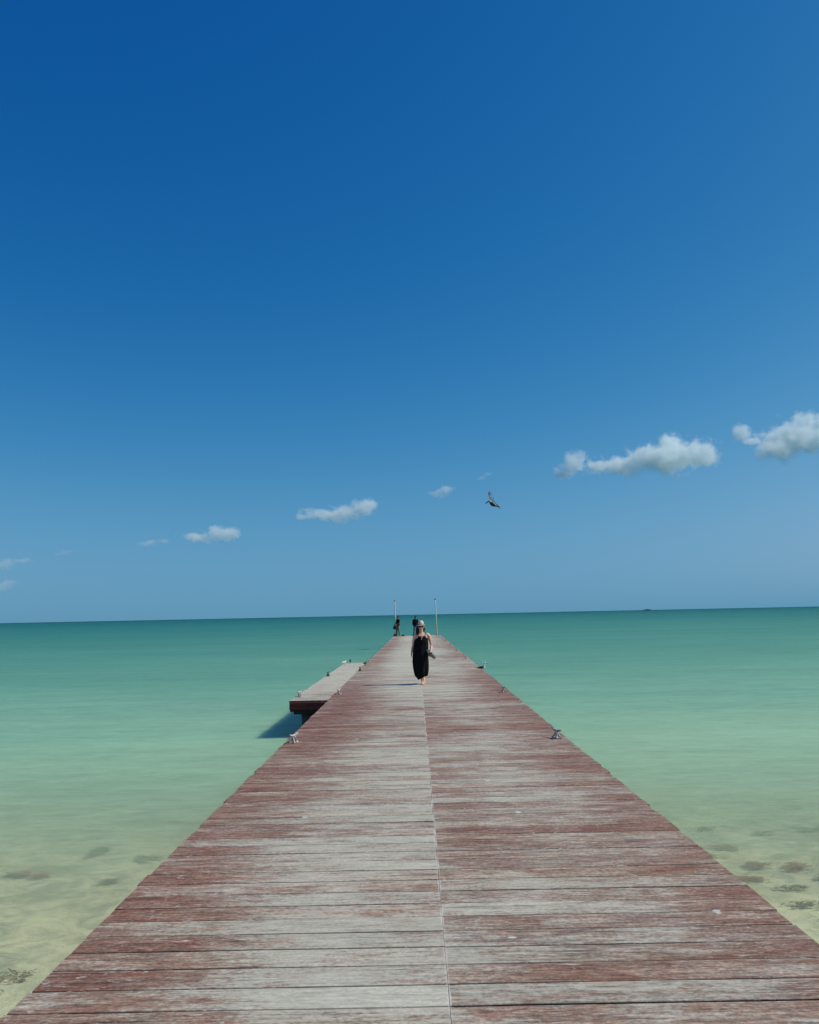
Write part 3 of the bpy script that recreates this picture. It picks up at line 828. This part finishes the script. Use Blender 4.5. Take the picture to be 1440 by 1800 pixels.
# man at the left corner, in profile, facing left, holding a dark bag in front of him
man((-1.555, 71.15, 0), R(-52), 'person in black T-shirt and grey-beige trousers beside the left end pole', M['black_cloth'], M['khaki'], 1.74,
    dict(look=0.1, sleeve=0.5, leglen=0.9,
         ra=((-0.20, -0.02, 1.12), (-0.14, -0.23, 0.98), (0.2, -0.6, -0.8), (0.5, -0.6, 0.2)),
         la=((0.21, -0.02, 1.12), (0.14, -0.23, 0.98), (-0.2, -0.6, -0.8), (-0.5, -0.6, 0.2)),
         rl=((-0.10, -0.05, 0.48), (-0.10, -0.04, 0.085), (-0.15, -1, 0)), ll=((0.10, 0.02, 0.48), (0.11, 0.10, 0.085), (0.1, -1, 0))))
# man in the middle of the end, back to the camera
man((-0.045, 71.4, 0), R(176), 'person in dark navy top at the pier end with back to the camera', M['navy'], M['jeans'], 1.70,
    dict(look=0.0, sleeve=1.0, leglen=0.9,
         ra=((-0.245, 0.03, 1.13), (-0.215, -0.12, 0.93), (0.3, -0.5, -0.8), (0.6, -0.5, 0.2)),
         la=((0.245, 0.03, 1.13), (0.215, -0.12, 0.93), (-0.3, -0.5, -0.8), (-0.6, -0.5, 0.2)),
         rl=((-0.13, -0.03, 0.48), (-0.16, 0.0, 0.085), (-0.3, -1, 0)), ll=((0.13, -0.02, 0.48), (0.18, 0.02, 0.085), (0.3, -1, 0))))

def bag(name, loc, size, rz, label, cat, strap=True):
    t = empty(name, loc, rz)
    tag(t, label, cat)
    bm = bmesh.new()
    sx, sy, sz = size
    add_rings(bm, [(0.0, 0, 0, sx * .42, sy * .42), (sz * .08, 0, 0, sx * .5, sy * .5), (sz * .5, 0.0, 0, sx * .49, sy * .5), (sz * .85, 0, 0, sx * .40, sy * .38), (sz, 0, 0, sx * .22, sy * .2)], seg=20, fold=0.03, nf=4)
    obj('bag_body', tomesh(bm, 'bag_body', True), M['nylon'], t)
    if strap:
        bm = bmesh.new()
        h_ = sz
        add_tube(bm, [(-sx * .25, 0, h_ * .9), (-sx * .18, 0, h_ * 1.15), (0, 0, h_ * 1.24), (sx * .18, 0, h_ * 1.15), (sx * .25, 0, h_ * .9)], [0.010] * 5, 8)
        obj('handle', tomesh(bm, 'handle', True), M['nylon'], t)
bag('bag', (-1.84, 71.05, 0.585), (0.24, 0.16, 0.31), 0.2, 'dark bag held in front of the man by the left end pole', 'bag')
bag('backpack', (-1.80, 71.45, 0.0), (0.36, 0.24, 0.20), 0.5, 'dark low bundle lying on the boards at the foot of the left pole', 'bag')
bag('small_bag', (-1.13, 71.55, 0.0), (0.26, 0.16, 0.10), -0.3, 'small black bag lying on the end boards between the two distant people', 'bag')
bag('dark_pouch', (-0.30, 71.8, 0.0), (0.14, 0.10, 0.09), 0.4, 'tiny dark pouch on the last board just left of the navy-clad person', 'pouch', False)

# ------------------------------------------------------------------ birds
def bird_parts(t, mb, mw, mh, k=1.0, neck_up=0.13):
    """standing bird facing +x"""
    S = lambda l: [tuple(c * k for c in p) for p in l]
    bm = bmesh.new()
    add_tube(bm, S([(-0.10, 0, 0.125), (-0.05, 0, 0.125), (0.02, 0, 0.13), (0.07, 0, 0.15)]), [(0.018 * k, 0.014 * k), (0.038 * k, 0.032 * k), (0.046 * k, 0.042 * k), (0.034 * k, 0.036 * k)], 14)
    obj('body', tomesh(bm, 'body', True), mb, t)
    bm = bmesh.new()
    add_tube(bm, S([(0.068, 0, 0.15), (0.088, 0, 0.15 + neck_up * .5), (0.092, 0, 0.15 + neck_up * .82)]), [0.034 * k, 0.023 * k, 0.021 * k], 12)
    add_ball(bm, (0.099 * k, 0, (0.15 + neck_up * .92) * k), (0.031 * k, 0.023 * k, 0.024 * k), 2)
    obj('head', fused(bm, 'head', 0.005 * k, 2), mh, t)
    bm = bmesh.new()
    add_tube(bm, S([(0.122, 0, 0.148 + neck_up * .9), (0.165, 0, 0.138 + neck_up * .88)]), [(0.006 * k, 0.008 * k), (0.002 * k, 0.003 * k)], 8)
    obj('bill', tomesh(bm, 'bill', True), M['leg'], t)
    for s in (-1, 1):
        bm = bmesh.new()
        add_tube(bm, S([(0.05, s * 0.036, 0.150), (-0.02, s * 0.044, 0.143), (-0.10, s * 0.028, 0.132), (-0.175, s * 0.010, 0.122)]), [(0.012 * k, 0.024 * k), (0.012 * k, 0.034 * k), (0.010 * k, 0.020 * k), (0.004 * k, 0.006 * k)], 12)
        obj('wing', tomesh(bm, 'wing', True), mw, t)
        bm = bmesh.new()
        add_tube(bm, S([(0.0, s * 0.020, 0.10), (-0.008, s * 0.020, 0.05), (0.0, s * 0.020, 0.006)]), [0.005 * k, 0.004 * k, 0.004 * k], 6)
        for a in (-0.5, 0, 0.5):
            add_tube(bm, S([(0.0, s * 0.020, 0.005), (0.035 * math.cos(a), s * 0.020 + 0.035 * math.sin(a), 0.004)]), [0.0035 * k, 0.0025 * k], 6)
        obj('leg', tomesh(bm, 'leg', True), M['leg'], t)
t = empty('seagull', (2.005, 25.75, 0), R(-4))
tag(t, 'seagull with grey wings and white head standing on the right pier edge', 'seagull')
bird_parts(t, M['gull_white'], M['gull_grey'], M['gull_white'], 1.0, 0.13)
t = empty('seabird', (-2.71, 31.15, -0.012), R(50))
tag(t, 'small white seabird resting on the far outer corner of the side platform', 'seabird')
bird_parts(t, M['gull_white'], M['gull_white'], M['gull_white'], 0.75, 0.05)
t = empty('seabird', (-2.55, 31.9, -0.012), R(100))
tag(t, 'small blackish bird on the platform next to the white seabird', 'seabird')
bird_parts(t, M['bird_dark'], M['bird_dark'], M['bird_dark'], 0.7, 0.08)
t = empty('seabird', (-1.86, 29.9, 0), R(70))
tag(t, 'dark bird on the left pier edge between a black and a pale cleat', 'seabird')
bird_parts(t, M['bird_dark'], M['gull_grey'], M['bird_dark'], 0.8, 0.04)

# pelican in flight, heading left and slightly down
t = empty('pelican', (6.36, 65.0, 10.42)); t.scale = (1.12, 1.2, 1.2); t.rotation_euler = (0, R(-20), R(188))   # local +x = forward
tag(t, 'brown pelican flying low over the sea above the right pier edge', 'pelican')
bm = bmesh.new()
add_tube(bm, [(-0.40, 0, 0.0), (-0.28, 0, 0.0), (-0.05, 0, 0), (0.12, 0, 0.01), (0.22, 0, 0.03)], [(0.06, 0.03), (0.11, 0.08), (0.155, 0.14), (0.135, 0.13), (0.07, 0.07)], 16)
add_tube(bm, [(0.16, 0, 0.02), (0.25, 0, 0.09), (0.22, 0, 0.13), (0.27, 0, 0.145)], [0.065, 0.045, 0.040, 0.040], 12)
obj('body', fused(bm, 'body', 0.014, 2), M['pel_body'], t)
bm = bmesh.new()
add_ball(bm, (0.275, 0, 0.150), (0.065, 0.042, 0.045), 2)
add_tube(bm, [(0.20, 0, 0.12), (0.25, 0, 0.07)], [0.046, 0.048], 10)
obj('head', fused(bm, 'head', 0.010, 2), M['gull_white'], t)
bm = bmesh.new()
add_tube(bm, [(0.31, 0, 0.140), (0.42, 0, 0.020), (0.52, 0, -0.095), (0.545, 0, -0.13)], [(0.036, 0.048), (0.034, 0.046), (0.026, 0.028), (0.014, 0.015)], 10)
obj('bill', tomesh(bm, 'bill', True), M['bill'], t)
bm = bmesh.new()
for k in range(5):
    a = (k - 2) * 0.16
    add_tube(bm, [(-0.36, 0.012 * (k - 2), 0.0), (-0.36 - 0.17 * math.cos(a), 0.17 * math.sin(a), -0.01)], [(0.022, 0.006), (0.016, 0.004)], 8)
obj('tail', tomesh(bm, 'tail', True), M['pel_body'], t)
def wing(side, up, sweep, fold_, bendy, lead_x=0.12):
    """arm and hand sections with separate flight feathers"""
    S0 = Vector((0.10, side * 0.09, 0.06))
    d1 = Vector((lead_x, side * math.cos(up), math.sin(up))).normalized()
    E = S0 + d1 * 0.38
    d2 = Vector((sweep, side * math.cos(up + bendy), math.sin(up + bendy))).normalized()
    W = E + d2 * 0.62 * fold_
    bm = bmesh.new()
    add_tube(bm, [S0, E, W], [(0.045, 0.018), (0.038, 0.016), (0.016, 0.008)], 10)
    lead = bm
    back = Vector((-1, 0, 0))
    N = 22
    for i in range(N):
        u = i / (N - 1)
        p = S0.lerp(E, u / 0.4) if u < 0.4 else E.lerp(W, (u - 0.4) / 0.6)
        ang = max(0, u - 0.45) * 2.0
        dd = (back * math.cos(ang) + (d2 if u > 0.4 else d1) * math.sin(ang)).normalized()
        ln = 0.36 - 0.06 * u if u < 0.9 else 0.28
        add_tube(bm, [p, p + dd * ln * 0.6, p + dd * ln], [(0.022, 0.005), (0.024, 0.004), (0.012, 0.003)], 6)
    o = obj('wing', tomesh(bm, 'wing', True), M['pel_wing'], t)
    bm = bmesh.new()
    for i in range(12):
        u = i / 11
        p = S0.lerp(E, u / 0.5) if u < 0.5 else E.lerp(W, (u - 0.5) / 0.8)
        add_tube(bm, [p + Vector((0.02, 0, 0.0)), p + Vector((-0.10, 0, 0.0))], [(0.024, 0.022), (0.018, 0.020)], 6)
    c_ = obj('wing_coverts', tomesh(bm, 'wing_coverts', True), M['pel_pale'], o)
wing(-1, R(52), 0.62, 0.62, R(14), 0.45)
wing(1, R(-8), -1.0, 0.8, R(-30))

# ------------------------------------------------------------------ seaweed on the bottom
GW = 'seaweed clumps on the sandy bottom'
weeds = [
    (4.22, 9.80, 0.20, 0.11, 1, 'largest reddish seaweed clump, right of the pier near the picture edge'),
    (3.83, 9.86, 0.13, 0.08, 1, 'round dark red seaweed clump just left of the largest one'),
    (4.46, 9.40, 0.14, 0.10, 0, 'seaweed clump cut by the right picture edge, beside the largest red clump'),
    (3.74, 10.62, 0.15, 0.10, 1, 'brown seaweed clump half-touching the right pier edge, farther than the red ones'),
    (3.46, 10.30, 0.13, 0.09, 0, 'dim brown seaweed patch partly hidden by the right pier edge'),
    (3.56, 9.38, 0.17, 0.09, 1, 'reddish seaweed streak against the right pier edge below the red clumps'),
    (3.84, 9.02, 0.14, 0.05, 0, 'thin faint seaweed wisp below the large red clump'),
    (3.70, 8.42, 0.14, 0.05, 0, 'nearest thin seaweed wisp right of the pier'),
    (5.30, 11.62, 0.20, 0.08, 0, 'dark olive seaweed streak at the right picture edge, farthest right one'),
    (4.55, 11.35, 0.15, 0.06, 0, 'faint seaweed smudge left of the olive streak on the right side'),
    (3.86, 11.60, 0.12, 0.06, 0, 'very faint seaweed smudge close to the right pier edge, farthest one'),
    (-4.15, 11.05, 0.17, 0.13, 0, 'darkest brown seaweed clump in the shallows left of the pier'),
    (-3.36, 10.70, 0.15, 0.08, 0, 'dark slanted seaweed clump between the darkest left clump and the pier'),
    (-4.56, 9.98, 0.14, 0.09, 1, 'rusty brown seaweed clump near the left picture edge'),
    (-4.80, 9.98, 0.10, 0.04, 0, 'thin dark wisp of weed left of the rusty clump'),
    (-3.56, 9.68, 0.14, 0.07, 0, 'faint grey-brown seaweed patch below the slanted clump on the left'),
    (-6.10, 15.5, 0.22, 0.14, 0, 'farthest faint seaweed streak left of the pier'),
    (-5.66, 13.3, 0.30, 0.20, 0, 'wide faint seaweed smear in the green water on the left'),
    (-5.30, 13.85, 0.18, 0.10, 0, 'small faint seaweed dash just beyond the wide smear on the left'),
    (-4.45, 13.4, 0.16, 0.10, 0, 'faint round seaweed spot between the wide smear and the pier'),
    (-3.40, 7.10, 0.15, 0.13, 0, 'dim seaweed patch at the bottom left corner of the picture'),
]
for i, (cx, cy, rx, ry, red, lb) in enumerate(weeds):
    r = random.Random(100 + i)
    bm = bmesh.new()
    faint = 'faint' in lb or 'dim' in lb or 'thin' in lb
    tufts = [(r.gauss(0, rx * 0.55), r.gauss(0, ry * 0.65), r.uniform(0.25, 1.0)) for _ in range(5 if faint else 8)]
    for k in range(110 if faint else 300):
        tx, ty, tw = r.choice(tufts)
        spread = 0.30 * tw + (0.5 if r.random() < 0.12 else 0.0)
        px, py = tx + r.gauss(0, rx * spread), ty + r.gauss(0, ry * spread * 1.2)
        a = r.uniform(-0.6, 0.6) + (math.pi if r.random() < 0.5 else 0)
        ln = r.uniform(0.03, 0.075); wd = r.uniform(0.004, 0.011)
        zz = r.uniform(0.0, 0.03) + bed_h(cx + px, cy + py) - bed_h(cx, cy)
        d = Vector((math.cos(a), math.sin(a), r.uniform(-0.05, 0.35))) * ln
        q = Vector((-math.sin(a), math.cos(a), 0)) * wd
        o_ = Vector((px, py, zz + 0.004))
        m_ = o_ + d * 0.5 + Vector((0, 0, 0.008))
        v = [bm.verts.new(p) for p in (o_ - q * .4, o_ + q * .4, m_ + q, m_ - q, o_ + d)]
        bm.faces.new((v[0], v[1], v[2], v[3])); bm.faces.new((v[3], v[2], v[4]))
    tag(obj('seaweed_clump', tomesh(bm, 'seaweed_clump'), M['weed_red'] if red else M['weed_brown'], None, (cx, cy, bed_h(cx, cy))), lb, 'seaweed', GW)

# ------------------------------------------------------------------ islet on the horizon
bm = bmesh.new()
r = random.Random(3)
ISY = 6500.0
isx = 700 / 2500 * ISY
for k in range(46):
    u = r.uniform(-1, 1)
    hh = 9.0 * (1 - abs(u) ** 1.5) * r.uniform(0.6, 1.0) + 1.5
    add_ball(bm, (isx + u * 33, ISY + r.uniform(-14, 14), WATER + hh * 0.4), (r.uniform(4, 9), r.uniform(4, 9), hh * 0.62), 2)
for v in bm.verts: v.co += Vector((r.uniform(-.5, .5), r.uniform(-.5, .5), r.uniform(-.4, .4)))
tag(obj('distant_islet', tomesh(bm, 'distant_islet'), M['scrub']), 'tiny dark low islet on the horizon to the right', 'islet')

# ------------------------------------------------------------------ clouds
CAMR = cam.matrix_world.to_3x3()
def px_dir(px, py):      # bearing of a point of the photograph
    return (CAMR @ Vector(((px - 720) / 1442, (900 - py) / 1442, -1)))
def cloud(cx, cy, height, blobs, dens, label, seed, amp=0.62, thr=0.0):
    """a body of real droplets: blobs in hundredths of a radian-like units round the centre, at its true height"""
    d = px_dir(cx, cy)
    k = (height - 1.8) / d.z
    C = Vector((0, 0, 1.8)) + d * k
    s = k / 1442 * d.length
    rr = random.Random(seed)
    B = []
    for (bx, by, rx, rz) in blobs:
        # height differences and sideways offsets in metres
        B.append(((bx - cx) * s, rr.uniform(-0.5, 0.5) * min(rx, 30) * s, -(by - cy) * s, rx * s, (0.55 * rx + 0.45 * rz) * s, rz * s))
    # closed hull that holds them all
    bm = bmesh.new()
    bmesh.ops.create_icosphere(bm, subdivisions=4, radius=1)
    ctr = Vector((sum(b[0] * b[3] for b in B) / sum(b[3] for b in B), 0, sum(b[2] * b[3] for b in B) / sum(b[3] for b in B)))
    GROW = 1.55
    for v in bm.verts:
        u = v.co.normalized()
        best = 5 * s
        for (x0, y0, z0, a_, b_, c_) in B:
            a2, b2, c2 = a_ * GROW, b_ * GROW, c_ * GROW
            o_ = ctr - Vector((x0, y0, z0))
            A = (u.x / a2) ** 2 + (u.y / b2) ** 2 + (u.z / c2) ** 2
            Bq = 2 * (u.x * o_.x / a2 ** 2 + u.y * o_.y / b2 ** 2 + u.z * o_.z / c2 ** 2)
            Cq = (o_.x / a2) ** 2 + (o_.y / b2) ** 2 + (o_.z / c2) ** 2 - 1
            D = Bq * Bq - 4 * A * Cq
            if D > 0:
                best = max(best, (-Bq + math.sqrt(D)) / (2 * A))
        v.co = ctr + u * best
    bmesh.ops.smooth_vert(bm, verts=bm.verts, factor=0.5, use_axis_x=True, use_axis_y=True, use_axis_z=True)
    g = G('cloud_droplets')
    P = g.objc()
    w1 = g.noise(P, 1 / (30 * s), 3, 0.5)
    wv = g.n('ShaderNodeTexNoise', {'Vector': P, 'Scale': 1 / (16 * s), 'Detail': 3.0}, out=1)
    wv = g.n('ShaderNodeVectorMath', {0: wv, 1: (0.5, 0.5, 0.5)}, operation='SUBTRACT')
    wv = g.n('ShaderNodeVectorMath', {0: wv, 'Scale': 14 * s}, operation='SCALE')
    Pw = g.n('ShaderNodeVectorMath', {0: P, 1: wv}, operation='ADD')
    fld = None
    for (x0, y0, z0, a_, b_, c_) in B:
        q = g.n('ShaderNodeVectorMath', {0: Pw, 1: (x0, y0, z0)}, operation='SUBTRACT')
        q = g.n('ShaderNodeVectorMath', {0: q, 1: (1 / a_, 1 / b_, 1 / c_)}, operation='MULTIPLY')
        l = g.n('ShaderNodeVectorMath', {0: q}, out=1, operation='LENGTH')
        e = g.sub(1.0, l)
        fld = e if fld is None else g.m('SMOOTH_MAX', fld, e, 0.35)
    f2 = g.noise(Pw, 1 / (12 * s), 6, 0.58, 0.0)
    val = g.add(fld, g.mul(g.sub(f2, 0.54), amp * 3.0))
    val = g.add(val, g.mul(g.sub(w1, 0.5), amp * 3.0))
    den = g.mul(g.ss(val, thr, thr + 0.62), dens / s)
    vs_ = g.n('ShaderNodeVolumePrincipled', {'Color': (0.935, 1.0, 0.99), 'Density': den, 'Anisotropy': 0.0, 'Absorption Color': (0.0, 0.0, 0.0)})  # blue-green cast of the air between put into the droplet colour
    g.t.links.new(vs_, g.out.inputs['Volume'])
    o = obj('cloud', tomesh(bm, 'cloud', True), g.mat, None, C)
    tag(o, label, 'cloud', 'small fair-weather clouds')
HB = 900.0
cloud(1115, 806, HB, [(1228, 801, 30, 30), (1180, 782, 30, 28), (1176, 808, 60, 25), (1134, 808, 45, 24), (1096, 817, 42, 19), (1062, 820, 38, 15), (1015, 809, 24, 20), (994, 829, 24, 12)],
      0.068, 'largest white cloud, rounded and flat-based, in the sky right of centre', 1)
cloud(1395, 768, HB, [(1428, 742, 34, 24), (1395, 766, 50, 28), (1358, 790, 38, 20), (1412, 780, 45, 20), (1470, 750, 40, 34), (1312, 760, 18, 15), (1333, 772, 18, 8)],
      0.068, 'slanting white cloud cut by the right edge of the picture', 2)
cloud(600, 902, HB, [(642, 893, 28, 17), (602, 903, 46, 15), (562, 903, 36, 12), (530, 906, 18, 6)], 0.042, 'elongated white cloud left of centre above the pier', 3)
cloud(372, 941, HB, [(392, 941, 32, 14), (348, 944, 32, 9), (376, 929, 15, 8)], 0.045, 'small white cloud low in the left part of the sky', 4)
cloud(272, 953, HB, [(262, 953, 22, 5), (288, 952, 18, 6)], 0.022, 'faint thin cloud just left of the small white cloud', 5)
cloud(782, 862, HB, [(784, 860, 20, 11), (766, 866, 14, 6)], 0.035, 'small puff of cloud above the pier left of the pelican', 6)
cloud(854, 836, HB, [(858, 834, 11, 4), (846, 840, 10, 3)], 0.022, 'tiny wisp of cloud above the pelican', 7)
cloud(20, 990, HB, [(12, 990, 24, 8), (36, 986, 20, 6)], 0.018, 'pale blurred cloud at the left edge low in the sky', 8)
cloud(14, 1027, HB, [(14, 1026, 20, 8), (2, 1030, 20, 6)], 0.018, 'pale small cloud at the left edge nearest the horizon', 9)
cloud(118, 970, HB, [(118, 970, 16, 4), (104, 972, 12, 3)], 0.012, 'barely visible wisp between the left edge and the faint thin cloud', 10)
